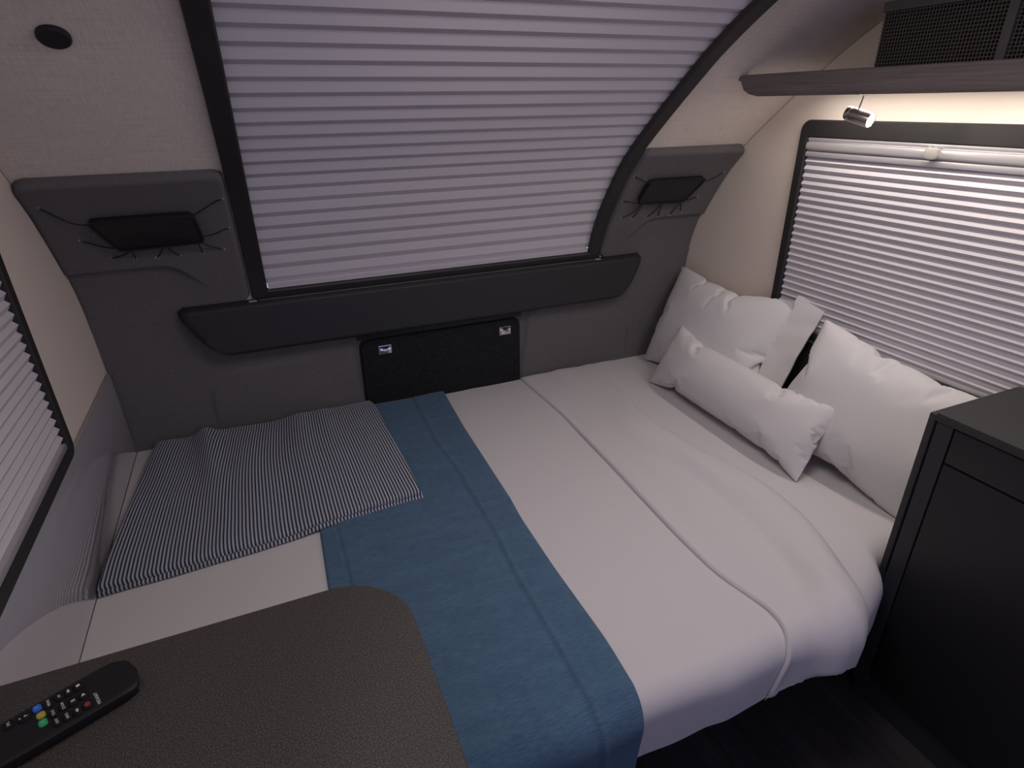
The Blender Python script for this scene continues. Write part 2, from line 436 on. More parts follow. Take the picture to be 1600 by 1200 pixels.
build('pleats', pleats(lambda a, b, o: F(a, b, o-.0105), WX0-.012, WX1+.012, WS0+.014, WS0+.014+.0478*31, .0478, .0075, .46, 2), 'blind_front', t, smooth=False)
for c in t.children: c.location = c.location
bm = solid(lambda u, v: F(WX0+.003+(WX1-WX0-.006)*u, WS0+.001+.013*v, .004), lambda u, v: F(WX0+.003+(WX1-WX0-.006)*u, WS0+.001+.013*v, -.010), 2, 2); build('bottom_rail', bm, 'blind', t)  # light-coloured strip stands in for the light leak under the blind

# ------------------------------------------------------------------ felt corner panels with their cord pockets
def rounded_side(s, s0, s1, r0, r1):
    """how far the side edge draws in at height s for corner radii r0 (bottom) and r1 (top)"""
    if s < s0+r0: d = s0+r0-s; return r0-math.sqrt(max(0, r0*r0-d*d))
    if s > s1-r1: d = s-(s1-r1); return r1-math.sqrt(max(0, r1*r1-d*d))
    return 0
CX = .5605   # the middle of the room across
def felt_panel(side):
    # built for the left side (x from XL upwards), mirrored about CX for the right
    mx = (lambda x: x) if side == 'left' else (lambda x: 2*CX-x)
    XW = XL+.001 if side == 'left' else 2*CX-(XR-.001)
    XI = -.0545 if side == 'left' else 2*CX-1.1885
    TOP = 1.538
    def height(x, s):
        h = .012
        # upper pad: swells out above its lip line, the lip fades out downward on the inner side
        lip = 1.218-.11*sst(-.27, -.13, x)**1.3
        fade = 1-.95*sst(-.24, -.15, x)
        h += .014*fade*sst(lip-.003, lip+.007, s)+.012*(1-fade)*sst(1.06, 1.2, s)
        # soft dished field behind the cord pocket
        h -= .006*gauss(x+.26, .20)*gauss(s-1.37, .09)
        # lower cushion with a rounded far corner
        rx, ry = .13, .10; ax, ay = -.235, .832
        dx = max(0, ax+rx-x)/rx; dy = max(0, s-(ay-ry))/ry
        inside = 1-math.sqrt(dx*dx+dy*dy)
        k = sst(0, .07, inside)*(1-sst(.02, .16, x))
        if s < .95: h += .007*k*sst(.60, .72, s)
        # groove near the middle hatch
        if s < 1.0:
            e = .222+.025*(.87-s)/.22
            cr = rounded_side(s, .3, .885, .0, .04)
            h -= .010*sst(e-cr-.006, e-cr+.006, x)
        return h
    def xr(s):
        base = XI if s > 1.09 else .272
        if s > 1.09: return base-rounded_side(s, 1.0, TOP, .0, .022)
        return base
    obs = []
    t = thing('corner_panel', ('dark felt corner panel with cord pocket beside the left side window' if side == 'left' else 'dark felt corner panel with cord pocket above the pillow corner'),
              'wall panel', tuple(F(mx(-.25), .62)), group='felt panels either side of the front window')
    # upper and lower field share one mesh: lower grid up to 1.065, upper grid above
    bm = bmesh.new()
    def part(s0, s1, nu, nv):
        def co(u, v):
            s = s0+(s1-s0)*v; a = XW+rounded_side(s, 0, TOP, 0, .03); b = xr(min(s, s1) if s1 > 1.09 else s) if s1 <= 1.07 else XI-rounded_side(s, 0, TOP, 0, .022)
            if s1 > 1.09 and s < 1.12: b = XI-rounded_side(s, 1.058, 2, .03, 0)
            return a+(b-a)*u, s
        def top(u, v):
            x, s = co(u, v); e = 1.0
            h = height(x, s)
            d = min((1-u)*(.45), u*.45+.003, (TOP-s)+.0005) if s1 > 1.09 else min((1-u)*.76+.0005, 1)
            h *= min(1, .35+.65*math.sqrt(min(1, max(0, d)/.009)))
            return F(mx(x), s, h)
        def bot(u, v): x, s = co(u, v); return F(mx(x), s, .0006)
        solid(top, bot, nu, nv, bm)
    part(.56, 1.058, 110, 70); part(1.058, TOP, 70, 80)
    build('padding', bm, 'felt', t, sharp=60)
    # pocket
    po = [(-.375, 1.400), (-.375, 1.412), (-.367, 1.416), (-.27, 1.4165), (-.160, 1.417), (-.148, 1.412), (-.143, 1.400), (-.1375, 1.350), (-.137, 1.330), (-.141, 1.319), (-.150, 1.316), (-.24, 1.312), (-.33, 1.310), (-.340, 1.314)]
    po = po[::-1]
    # densify and smooth the outline
    for _ in range(2):
        q = []
        for k in range(len(po)):
            a, b = po[k], po[(k+1) % len(po)]; q += [(a[0]*.8+b[0]*.2, a[1]*.8+b[1]*.2), (a[0]*.2+b[0]*.8, a[1]*.2+b[1]*.8)]
        po = q
    if side == 'left': out = po[::-1]
    else: out = [(mx(a), b) for a, b in po]
    # make ccw
    ar = sum(a[0]*b[1]-b[0]*a[1] for a, b in zip(out, out[1:]+out[:1]))
    if ar < 0: out = out[::-1]
    bm = bmesh.new(); plate(bm, out, F, .026, .042, .005); pk = build('pocket', bm, 'black', t, sharp=50)
    rimp = [F(a, b, .0425) for a, b in out]; rimp.append(rimp[0]); bm = bmesh.new(); tube(bm, rimp, .0028, 6, False); build('binding', bm, 'rubber', pk)
    # eyelets and cords
    if side == 'left':
        E = [((-.458, 1.461), (-.375, 1.405), -.02), ((-.069, 1.451), (-.143, 1.412), .003), ((-.415, 1.340), (-.335, 1.316), -.006), ((-.367, 1.271), (-.310, 1.311), -.006), ((-.314, 1.261), (-.312, 1.311), -.004),
             ((-.264, 1.258), (-.236, 1.313), -.004), ((-.208, 1.257), (-.232, 1.313), -.005), ((-.150, 1.257), (-.152, 1.316), -.004), ((-.096, 1.266), (-.148, 1.317), -.005), ((-.070, 1.343), (-.138, 1.334), -.004)]
    else:
        E = [((1.201, 1.429), (1.268, 1.404), .0), ((1.583, 1.424), (1.497, 1.402), -.012), ((1.201, 1.319), (1.262, 1.318), .0), ((1.226, 1.242), (1.277, 1.312), -.016), ((1.277, 1.235), (1.281, 1.312), -.010),
             ((1.338, 1.234), (1.366, 1.312), -.014), ((1.391, 1.231), (1.368, 1.312), -.010), ((1.439, 1.236), (1.446, 1.311), -.012), ((1.490, 1.246), (1.449, 1.311), -.006), ((1.530, 1.312), (1.458, 1.316), -.005)]
    for (ex, es), (px, ps), sag in E:
        h0 = height(ex if side == 'left' else mx(ex), es)
        bm = bmesh.new(); c = F(ex, es, h0); nrm = (F(ex, es, h0+.01)-c).normalized()
        lathe(bm, c-nrm*.001, nrm, [(0, .0052), (.0018, .0048), (.0026, .0036), (.0020, .0026), (.0006, .0022)], 16); ey = build('eyelet', bm, 'chrome', t)
        pts = []
        for k in range(11):
            q = k/10; x = ex+(px-ex)*q; s = es+(ps-es)*q+sag*math.sin(PI*q)
            pts.append(F(x, s, h0+.001+(.036-h0)*sst(0, 1, q)))
        bm = bmesh.new(); tube(bm, pts, .0017, 6); build('cord', bm, 'rubber', t)
    return t
felt_panel('left'); felt_panel('right')

# ------------------------------------------------------------------ padded ledge across the front
t = thing('padded_ledge', 'long black padded ledge below the front window', 'ledge', (CX, 1.93, .90))
def ledge_half(s): # left boundary: tapered, with round corners
    lo, hi = .898, 1.062
    x = interp([(lo, -.125), (.9, -.140), (.904, -.158), (.912, -.174), (.925, -.190), (.945, -.208), (.975, -.228), (1.005, -.243), (1.03, -.2535), (1.042, -.256), (1.051, -.2545), (1.058, -.247), (hi, -.236)], s)
    return x
def ledge_xy(u, v, grow=0.0):
    s = .898+(1.062-.898)*v; a = sinterp([(q, ledge_half(q)) for q in [.898+.164*k/48 for k in range(49)]], s, .002)-grow
    b = 2*CX-a-.012; return a+(b-a)*u, s
def ledge_top(u, v):
    x, s = ledge_xy(u, v); d = min((s-.898), (1.062-s), u*1.6, (1-u)*1.6)
    k = math.sqrt(max(0, min(1, (d+.001)/.014)))
    y, z = _pt(s); return Vector((x, 1.985-.052-.024*k-.010*(1-v), z))
def ledge_bot(u, v):
    x, s = ledge_xy(u, v); y, z = _pt(s); return Vector((x, min(1.962, y-.012), z))
build('padding', solid(ledge_top, ledge_bot, 120, 40), 'pad', t, sharp=60)
# dark piping round its lower rim
pts = [ledge_bot(0, k/12)+Vector((-.003, -.006, 0)) for k in range(12, -1, -1)]+[ledge_bot(k/20, 0)+Vector((0, -.006, -.003)) for k in range(21)]+[ledge_bot(1, k/12)+Vector((.003, -.006, 0)) for k in range(13)]
bm = bmesh.new(); tube(bm, pts, .004, 8); build('piping', bm, 'black', t)
bm = bmesh.new(); box(bm, (-.03, 1.925, 1.0545), (1.16, 1.934, 1.0595), .0015); build('seal_strip', bm, 'black', t)
bm = bmesh.new(); tube(bm, [(-.03, 1.9248, 1.060), (1.16, 1.9248, 1.060)], .0005, 6); tag(build('seam_glint', bm, 'clip', t), label='thin pale line painted as a glint along the seam')  # pale line painted for the glints in the seam
for x in (-.05, 1.17):
    bm = bmesh.new(); box(bm, (x-.012, 1.921, 1.056), (x+.012, 1.935, 1.0605), .002); tag(build('clip', bm, 'clip', t), label='pale plastic clip')

# ------------------------------------------------------------------ carpeted hatch in the middle
t = thing('storage_hatch', 'black carpeted hatch with two chrome latches in the middle of the front wall', 'hatch', (.56, 1.96, .60))
mpf = lambda a, b, o: Vector((a, 1.985-o, b))
bm = bmesh.new(); plate(bm, rrect(.258, .860, .56, .862, [.004, .004, .035, .035]), mpf, .004, .024, .004); build('carpet_face', bm, 'carpet', t)
bm = bmesh.new(); plate(bm, rrect(.254, .864, .55, .867, [.004, .004, .038, .038]), mpf, .001, .014, .002); build('backing', bm, 'black', t)
for x in (.340, .797):
    bm = bmesh.new(); plate(bm, rrect(x-.023, x+.023, .803, .836, .002), mpf, .022, .0285, .0015); l = build('latch', bm, 'chrome', t)
    bm = bmesh.new(); box(bm, (x-.008, 1.9535, .824), (x+.012, 1.958, .8325), .001); build('latch_slot', bm, 'black', l)
    bm = bmesh.new(); plate(bm, rrect(x-.020, x+.020, .806, .823, .002), mpf, .028, .034, .002); build('latch_lever', bm, 'chrome', l)
bm = bmesh.new(); box(bm, (.25, 1.965, .866), (.868, 1.984, .93)); tag(build('dark_gap_strip', bm, 'black', smooth=False), kind='structure')  # black strip stands in for the dark recess above the hatch

# ------------------------------------------------------------------ bed: base, mattress
t = thing('bed', 'full width bed on a dark base under white bedding', 'bed', (CX, 1.3, FZ))
bm = bmesh.new(); box(bm, (XL+.012, .95, FZ+.001), (XR-.012, 1.95, .432), .004); build('base', bm, 'base', t)
BL = [(XL+.012, .60), (1.05, .60), (1.10, .618), (1.215, .672), (1.235, .725), (XR-.013, .725), (XR-.013, 1.955), (XL+.012, 1.955)]
bm = bmesh.new(); plate(bm, BL, lambda a, b, o: Vector((a, b, o)), .434, .455, .002); build('bed_board', bm, 'base', t, sharp=30)
bm = bmesh.new(); plate(bm, BL, lambda a, b, o: Vector((a, b, o)), .457, .590, .025); build('mattress', bm, 'sheet', t)

# path down the bed: t = metres from the front wall toward the room, over the near edge and down
RB = .055; YV = .572
T_FLAT = 1.972-(YV+RB); T_ARC = T_FLAT+RB*PI/2
def corner(x):
    d = x-1.085; return .44*(math.sqrt(d*d+.0004)+d)/2+.036*sst(1.185, 1.262, x)-.44*max(0, x-1.25)
def bedpath(tt, off=0.0, y0=1.972, x=0.0):
    dy = corner(x)*sst(T_FLAT-.45, T_FLAT+.01, tt); y, z = _bedpath(tt, off, y0); return y+dy, z
def _bedpath(tt, off, y0):
    if tt < T_FLAT: return y0-tt, BZ+off
    if tt < T_ARC:
        a = (tt-T_FLAT)/RB; return YV+RB-(RB+off)*math.sin(a), BZ-RB+(RB+off)*math.cos(a)
    return YV-off, BZ-RB-(tt-T_ARC)
def tz(z): return T_ARC+(BZ-RB-z)
def ty(y): return 1.972-y

# bottom sheet over the mattress
SHX0, SHX1 = XL+.0097, XR-.014
def sheet_relief(x, tt):
    r = .0022*nz(x*2.2, tt*2.2, 3)+.0010*nz(x*6, tt*5, 9)
    h = max(0, tt-T_FLAT)
    r += .010*sst(0, .12, h)*nz(x*5.0, 0, 1.7)+.004*sst(0, .1, h)*nz(x*14, h*3, 5)
    # shallow long crease in the middle
    r += .0015*gauss((x-.66)-.06*math.sin(tt*2), .03)
    return r
def sheet_hem(x): return tz(.462+.012*nz(x*4, 2.2, 0)+.006*nz(x*13, 7.2, 0)-.02*sst(.75, .3, x))
def sh_co(u, v):
    x = SHX0+(SHX1-SHX0)*u; tt = sheet_hem(x)*v; return x, tt
def sh_top(u, v):
    x, tt = sh_co(u, v); y, z = bedpath(tt, .001+sheet_relief(x, tt), x=x)
    return Vector((x, y, z))
def sh_bot(u, v):
    x, tt = sh_co(u, v); y, z = bedpath(tt, -.004, x=x); return Vector((x, y, z))
o = recentre(build('bed_sheet', solid(sh_top, sh_bot, 260, 150), 'sheet', sharp=80))
tag(o, 'smooth white bottom sheet covering the whole bed', 'sheet')

def cloth_layer(xl, xr, t_end, thick, base, relief, nu, nv, t0=0.0, edge=.02, uvw=None, lift=None):
    """a spread cloth on the bed: xl, xr give its sides at t, base(x, t) the height it lies on"""
    def co(u, v):
        tt = t0+(t_end((xl(t0)+(xr(t0)-xl(t0))*u))-t0)*v; a, b = xl(tt), xr(tt); return a+(b-a)*u, tt
    def top(u, v):
        x, tt = co(u, v); a, b = xl(tt), xr(tt); te = t_end(x)
        d = min(x-a, b-x, te-tt, tt-t0+.0)
        k = math.sqrt(max(0, 1-(1-min(1, max(0, d)/edge))**2)) if edge else 1
        h = base(x, tt)+.0012+thick*k+relief(x, tt)*min(1, max(0, d)/.03+.25)
        y, z = bedpath(tt, h, x=x)
        return Vector((x, y, z))
    def bot(u, v):
        x, tt = co(u, v); y, z = bedpath(tt, base(x, tt)+.0008, x=x); return Vector((x, y, z))
    return solid(top, bot, nu, nv, uvf=(lambda u, v: (uvw(*co(u, v), u, v) if uvw else co(u, v))))

# turned-back top sheet
FXL = [(0, .860), (.35, .872), (.70, .856), (.87, .847), (1.05, .838), (1.19, .838), (1.28, .862), (1.345, .872), (1.40, .845), (1.47, .815), (1.56, .79)]
FXR = [(0, 1.29), (.25, 1.20), (.40, 1.135), (.57, 1.128), (.79, 1.165), (.93, 1.205), (1.05, 1.200), (1.17, 1.185), (1.29, 1.135), (1.36, 1.09), (1.42, 1.075), (1.5, 1.06)]
def fold_relief(x, tt):
    q = x-.10*math.sin(tt*1.6)
    r = .0045*nz(q*9, tt*1.1, 4)+.0028*nz(q*20, tt*2.0, 8)+.004*gauss(x-sinterp(FXL, tt)-.03, .02)*nz(x*2, tt*7, 1)
    b = sinterp(FXR, tt, .05); k = sst(.25, .6, tt)
    r += .026*k*sst(b-.17, b-.09, x)*math.sqrt(max(0, 1-sst(b-.075, b, x)**1.6))
    r += .006*gauss(x-.99+.08*(tt-.6), .05)+.004*gauss(x-1.07+.10*(tt-.9), .025)
    r += .010*sst(T_FLAT, T_FLAT+.12, tt)*nz(x*9, .3, 2)
    return r
def fold_hem(x): return tz(.478+.010*nz(x*17, 5.1, 0)+.006*nz(x*40, 1.1, 0)-.012*gauss(x-.85, .05))
fo_base = lambda x, tt: .001+max(0, sheet_relief(x, tt))+.001
bm = cloth_layer(lambda q: sinterp(FXL, q, .04), lambda q: sinterp(FXR, q, .05), fold_hem, .0085, fo_base, fold_relief, 90, 160, t0=.006, edge=.004)
o = recentre(build('top_sheet', bm, 'sheet', sharp=80)); tag(o, 'white top sheet folded back in a broad band beside the pillows', 'sheet')

# blue throw
TXL = [(0, .02), (.55, .012), (.65, .010), (.87, .003), (1.0, 0), (1.5, -.01)]
TXR = [(0, .545), (.02, .545), (.30, .528), (.74, .515), (.80, .508), (1.03, .504), (1.25, .507), (1.36, .500), (1.5, .484), (1.7, .47)]
def throw_relief(x, tt):
    c = interp([(0, .43), (.35, .415), (.55, .427), (.85, .424), (1.0, .413), (1.2, .41), (1.7, .40)], tt)
    r = .0034*gauss(x-c, .007)-.0020*gauss(x-c+.013, .009)
    for y, a, b, g in ((1.775, -.1, .42, .5), (1.250, .435, .56, 1.2), (1.082+.05*(x-.2), -.1, .42, .9), (.62, .1, .6, .7)):
        k = sst(a-.01, a+.02, x)*(1-sst(b-.02, b+.01, x)); d = tt-ty(y)
        r += k*g*(.0034*gauss(d, .009)-.0022*gauss(d-.018, .012))
    r += .0045*sst(.035, .060, x)-.003*gauss(x-.052, .006)
    r += .0022*nz(x*4, tt*4, 6)+.0012*nz(x*11, tt*9, 2)
    r += .012*gauss(tt, .05)*(.6+.6*nz(x*9, 0, 4))
    r += .008*sst(T_FLAT, T_FLAT+.15, tt)*nz(x*8, .3, 12)
    return r
bm = cloth_layer(lambda q: sinterp(TXL, q, .03), lambda q: sinterp(TXR, q, .03), lambda x: tz(.40), .006, fo_base, throw_relief, 170, 260, t0=.004, edge=.006)
o = recentre(build('throw_blanket', bm, 'throw', sharp=80)); tag(o, 'plain blue throw laid across the middle of the white bed', 'blanket')

# striped blanket, folded, its right end lying on the throw
BXL = [(0, -.418), (.10, -.434), (.30, -.450), (.5, -.468), (.60, -.476), (.72, -.478)]
BXR = [(0, .262), (.04, .276), (.30, .284), (.55, .290), (.72, .292)]
def blanket_end(x): return ty(1.290+.055*(x+.48)/.77+.003*math.sin(x*9))
def bl_base(x, tt):
    b = .003+max(0, sheet_relief(x, tt))
    return b+.0085*sst(-.06, .03, x)
def bl_relief(x, tt):
    f = math.exp(-(tt/.30)**2)
    r = .030*gauss(x+.275-.10*tt, .034)*f+.010*gauss(x-.015+.05*tt, .045)*f+.009*gauss(x-.095, .03)*f
    r += .012*gauss(x+.40-.05*tt, .05)*f
    r += .010*gauss(x+.20-.05*math.sin(tt*5), .07)+.006*nz(x*5, tt*2.4, 14)+.0015*nz(x*15, tt*8, 3)
    return r
def bl_uv(x, tt, u, v):
    w = .010*nz(x*3, tt*3, 21)+.006*math.sin(tt*6+x*3)
    return (u*.775+w, tt)
bm = cloth_layer(lambda q: sinterp(BXL, q, .02), lambda q: sinterp(BXR, q, .02), blanket_end, .013, lambda x, tt: bl_base(x, tt)+.0115, bl_relief, 220, 170, t0=.012, edge=.008, uvw=bl_uv)
o = recentre(build('striped_blanket', bm, 'stripe', sharp=80)); tag(o, 'folded navy and white pinstriped blanket at the foot of the bed', 'blanket')
bm = cloth_layer(lambda q: sinterp(BXL, q, .02)-.004, lambda q: sinterp(BXR, q, .02)+.004, lambda x: blanket_end(x)+.007+.002*nz(x*12, 3), .0105, bl_base, lambda x, tt: 0, 120, 60, t0=.016, edge=.006, uvw=lambda x, tt, u, v: (bl_uv(x, tt, u, v)[0]+.0044, tt))
build('lower_fold', bm, 'stripe', o, sharp=80)

# ------------------------------------------------------------------ pillows (inflated as cloth)
def inflate(w, h, pressure, frames, seed, nx=64, ny=40, flange=0.0, shrink=0.0, bend=.4, stuff=1.0):
    bm = bmesh.new(); idx = {}
    def vert(i, j, k):
        edge = i in (0, nx) or j in (0, ny); key = (i, j, 0 if edge else k)
        if key not in idx:
            x, y = (i/nx-.5)*w, (j/ny-.5)*h
            b = min(1, 6*min(i/nx, 1-i/nx, .999)*1.0)*min(1, 6*min(j/ny, 1-j/ny))
            z = 0 if edge else (1 if k else -1)*(.004+.012*b+.0015*nz(x*25, y*25, seed+k*7))
            idx[key] = bm.verts.new((x, y, z))
        return idx[key]
    for j in range(ny):
        for i in range(nx):
            for k in (0, 1):
                q = [vert(i, j, k), vert(i+1, j, k), vert(i+1, j+1, k), vert(i, j+1, k)]
                if len(set(q)) == 4: bm.faces.new(q if k else q[::-1])
    bmesh.ops.recalc_face_normals(bm, faces=bm.faces)
    me = bpy.data.meshes.new('tmp'); bm.to_mesh(me); bm.free()
    o = bpy.data.objects.new('tmp', me); COL.objects.link(o)
    md = o.modifiers.new('c', 'CLOTH'); s = md.settings
    s.quality = 6; s.mass = .25; s.tension_stiffness = 18; s.compression_stiffness = 18; s.shear_stiffness = 6; s.bending_stiffness = bend
    s.air_damping = 2.5; s.use_pressure = True; s.uniform_pressure_force = pressure; s.effector_weights.gravity = 0
    s.shrink_min = shrink
    md.collision_settings.use_collision = False; md.collision_settings.use_self_collision = False
    md.point_cache.frame_start = 1; md.point_cache.frame_end = frames+1
    for f in range(1, frames+1): SC.frame_set(f)
    dg = bpy.context.evaluated_depsgraph_get(); ev = o.evaluated_get(dg)
    out = [v.co.copy() for v in ev.data.vertices]; polys = [tuple(p.vertices) for p in me.polygons]
    bpy.data.objects.remove(o); bpy.data.meshes.remove(me); SC.frame_set(1)
    th = max(c.z for c in out)-min(c.z for c in out)
    print('pillow thickness', round(th, 3), 'w', round(max(c.x for c in out)-min(c.x for c in out), 3), 'h', round(max(c.y for c in out)-min(c.y for c in out), 3))
    return out, polys, th
def pillow(name, label, w, h, T, org, Lx, Vy, pressure, seed, cat='pillow', group=None, warp=None, flange=0, bend=2.5, shrink=0.0, frames=28):
    pts, polys, th = inflate(w*1.06, h*1.06, pressure, frames, seed, bend=bend, shrink=shrink)
    wx = max(c.x for c in pts)-min(c.x for c in pts); hy = max(c.y for c in pts)-min(c.y for c in pts)
    Lx = Vector(Lx).normalized(); Vy = Vector(Vy); Vy = (Vy-Lx*Vy.dot(Lx)).normalized(); Nn = Lx.cross(Vy)
    if Nn.x > 0: Nn = -Nn
    bm = bmesh.new(); V = []
    for c in pts:
        a, b, n = c.x*w/wx, c.y*h/hy+h/2, c.z*T/max(th, 1e-4)
        if warp: a, b, n = warp(a/w+.5, b/h, n, a, b)
        p = Vector(org)+Lx*a+Vy*b+Nn*n
        V.append(bm.verts.new(p))
    for q in polys:
        try: bm.faces.new([V[i] for i in q])
        except ValueError: pass
    bmesh.ops.subdivide_edges(bm, edges=bm.edges, cuts=1, use_grid_fill=True, smooth=.6)
    for v in bm.verts:
        zf = BZ+.006+(.018 if v.co.x < 1.2 else 0)
        if v.co.z < zf: v.co.z = zf+.10*(v.co.z-zf) if v.co.z > zf-.03 else zf-.003
        if v.co.x > 1.2 and v.co.y < .690: v.co.y = .690-.08*(.690-v.co.y)
        if v.co.x > XR-.032: v.co.x = XR-.032+.05*(v.co.x-XR+.032)
    o = build(name, bm, 'pillow', sharp=80)
    if flange:
        pass
    recentre(o); tag(o, label, cat, group)
    return o
def ear(k=.035, dish=.04):
    """draw the corners out and the long sides in, as a filled pillow does"""
    def w(u, v, n, a, b):
        U, Vv = 2*u-1, 2*v-1
        b -= (Vv)*dish*(1-U*U)*.5; a -= U*dish*(1-Vv*Vv)*.4
        return a, b, n
    return w
def flange_warp(u, v, n, a, b):
    a, b, n = ear(dish=.035)(u, v, n, a, b)
    return a, b, n
# large pillow in the front corner
pillow('pillow', 'plump white pillow standing in the corner by the felt panel', .59, .42, .17, (1.432, 1.635, .605), (.03, -1, .02), (.40, .05, .92), 9, 5, group='large white pillows', warp=ear(dish=-.04))
pillow('pillow', 'large white pillow leaning below the right window beside the dark cabinet', .55, .39, .17, (1.405, .965, .605), (.03, -1, -.13), (.36, .05, .90), 9, 11, group='large white pillows', warp=ear(dish=-.05))
pillow('cushion', 'small oblong white cushion in front of the two large pillows', .74, .25, .13, (1.300, 1.355, .605), (-.02, -1, 0), (.50, 0, .87), 8, 23, cat='cushion', warp=ear(dish=-.02), frames=24)
# flat open hem of the corner pillow's case
bm = bmesh.new()
def hem(u, v, side):
    c = Vector((1.432, 1.615, .605)); Lx = Vector((.03, -1, .02)).normalized(); Vy = Vector((.40, .05, .92)); Vy = (Vy-Lx*Vy.dot(Lx)).normalized(); Nn = Lx.cross(Vy)
    if Nn.x > 0: Nn = -Nn
    p = c+Lx*(.262+.090*u-.012*(1-(2*v-1)**2)+.02*v*u)+Vy*(.01+.425*v)+Nn*((.012*(1-u)+.002)*(side)+.004*nz(v*8, u, 3))
    return p
build('case_hem', solid(lambda u, v: hem(u, v, 1), lambda u, v: hem(u, v, -1), 6, 40, bm), 'pillow', bpy.data.objects['pillow'], sharp=80)

# ------------------------------------------------------------------ glossy guard panel on the left wall
t = thing('guard_panel', 'glossy grey panel along the left wall beside the bed', 'panel', (XL+.006, 1.2, BZ))
mpl = lambda a, b, o: Vector((XL+o, a, b))
bm = bmesh.new(); plate(bm, [(.30, .595), (1.968, .595), (1.952, .884), (.30, .884)], mpl, .001, .0095, .001); build('sheet_panel', bm, 'guard', t, sharp=30)
bm = bmesh.new(); box(bm, (XL+.001, .30, .8835), (XL+.0105, 1.948, .8865), .001); tag(build('edge_strip', bm, 'guard_edge', t), label='pale edge strip')

# ------------------------------------------------------------------ table
TZ = .90
t = thing('table', 'dark speckled table with a rounded corner in the foreground', 'table', (-.19, .3, FZ))
bm = bmesh.new(); R_ = .115
plate(bm, rrect(-.475, .115, -.35, .777, [.02, .10, R_, .01], 16), lambda a, b, o: Vector((a, b, TZ-.028+o)), 0, .028, .003); build('tabletop', bm, 'table', t)
bm = bmesh.new(); lathe(bm, (-.19, .2, FZ+.001), (0, 0, 1), [(0, .12), (.01, .118), (.015, .03), (.69, .03), (.705, .07), (.72, .07)]); build('leg', bm, 'black', t)

# ------------------------------------------------------------------ kitchen cabinet
CY, CXf = .657, 1.249
t = thing('cabinet', 'tall dark cabinet with grey worktop at the right edge', 'cabinet', (1.42, .3, FZ))
bm = bmesh.new(); box(bm, (CXf+.016, -.45, FZ+.001), (XR-.030, CY, .982)); box(bm, (CXf, CY-.034, FZ+.06), (CXf+.02, CY, .982), .001); build('body', bm, 'cabinet_side', t, smooth=False)
bm = bmesh.new(); box(bm, (CXf-.003, -.45, .981), (XR-.030, CY+.004, 1.0), .0015); build('worktop', bm, 'worktop', t)
bm = bmesh.new(); box(bm, (CXf+.001, -.45, .899), (CXf+.018, CY-.037, .978), .0015); build('drawer_front', bm, 'cabinet', t)
bm = bmesh.new(); box(bm, (CXf+.001, -.45, FZ+.10), (CXf+.018, CY-.037, .894), .0015); build('door', bm, 'cabinet', t)
bm = bmesh.new(); box(bm, (CXf+.02, -.45, FZ+.001), (CXf+.035, CY-.02, FZ+.10)); build('plinth', bm, 'black', t, smooth=False)
bm = bmesh.new(); box(bm, (CXf-.002, CY+.004, .556), (XR-.06, CY+.019, .994), .003); build('folding_flap', bm, 'worktop', t)

# ------------------------------------------------------------------ shelf with lip, spotlight and light strip on the right
t = thing('shelf', 'dark wood overhead shelf with a curved lip above the right window', 'shelf', (1.45, .9, 1.605))
SX = 1.336
lip = [(SX+.022, 1.606), (SX+.010, 1.606), (SX+.003, 1.612), (SX, 1.622), (SX-.001, 1.645), (SX-.006, 1.652), (SX-.008, 1.6575), (SX-.002, 1.6605), (SX+.014, 1.659), (SX+.014, 1.640), (SX+.018, 1.622)]
bm = bmesh.new()
def lip_at(y):
    cut = sst(1.42, 1.5, y)
    return [Vector((x, min(y, 1.475-.075*(1-math.sqrt(max(0, 1-((1.649-z)/.044)**2))) if z < 1.65 else 1.497), z)) for x, z in lip]
ys = [-.6, 0, .5, .8, 1.0, 1.2, 1.3, 1.36, 1.40, 1.43, 1.46, 1.50]
rings = [[bm.verts.new(p) for p in lip_at(y)] for y in ys]; n = len(lip)
for r0, r1 in zip(rings, rings[1:]):
    for k in range(n):
        try: bm.faces.new([r0[k], r0[(k+1) % n], r1[(k+1) % n], r1[k]])
        except ValueError: pass
bm.faces.new(rings[0]); bm.faces.new(rings[-1][::-1])
bmesh.ops.remove_doubles(bm, verts=bm.verts, dist=.0002)
build('lip', bm, 'wood', t, sharp=40)
bm = bmesh.new(); box(bm, (SX+.012, -.6, 1.632), (XR-.001, 1.34, 1.644), .001)
# floor of the shelf, cut back so it stays inside the curved wall
for v in bm.verts:
    if v.co.y > 1: v.co.y = 1.40 if v.co.z < 1.64 else 1.385
build('board', bm, 'wood', t, smooth=False)
# light strip under the shelf, hidden behind the lip
t = thing('light_strip', 'glowing warm light strip under the overhead shelf', 'light', (1.55, .6, 1.600))
bm = bmesh.new(); box(bm, (1.475, -.5, 1.6255), (1.505, 1.385, 1.6315), .001); build('housing', bm, 'alu', t)
bm = bmesh.new(); box(bm, (1.479, -.49, 1.624), (1.501, 1.38, 1.6253)); build('diffuser', bm, 'led', t, smooth=False)
area('light_strip_glow', (1.49, .955, 1.6225), (0, math.radians(0), 0), .02, .86, 2.4, (1.0, .91, .83))

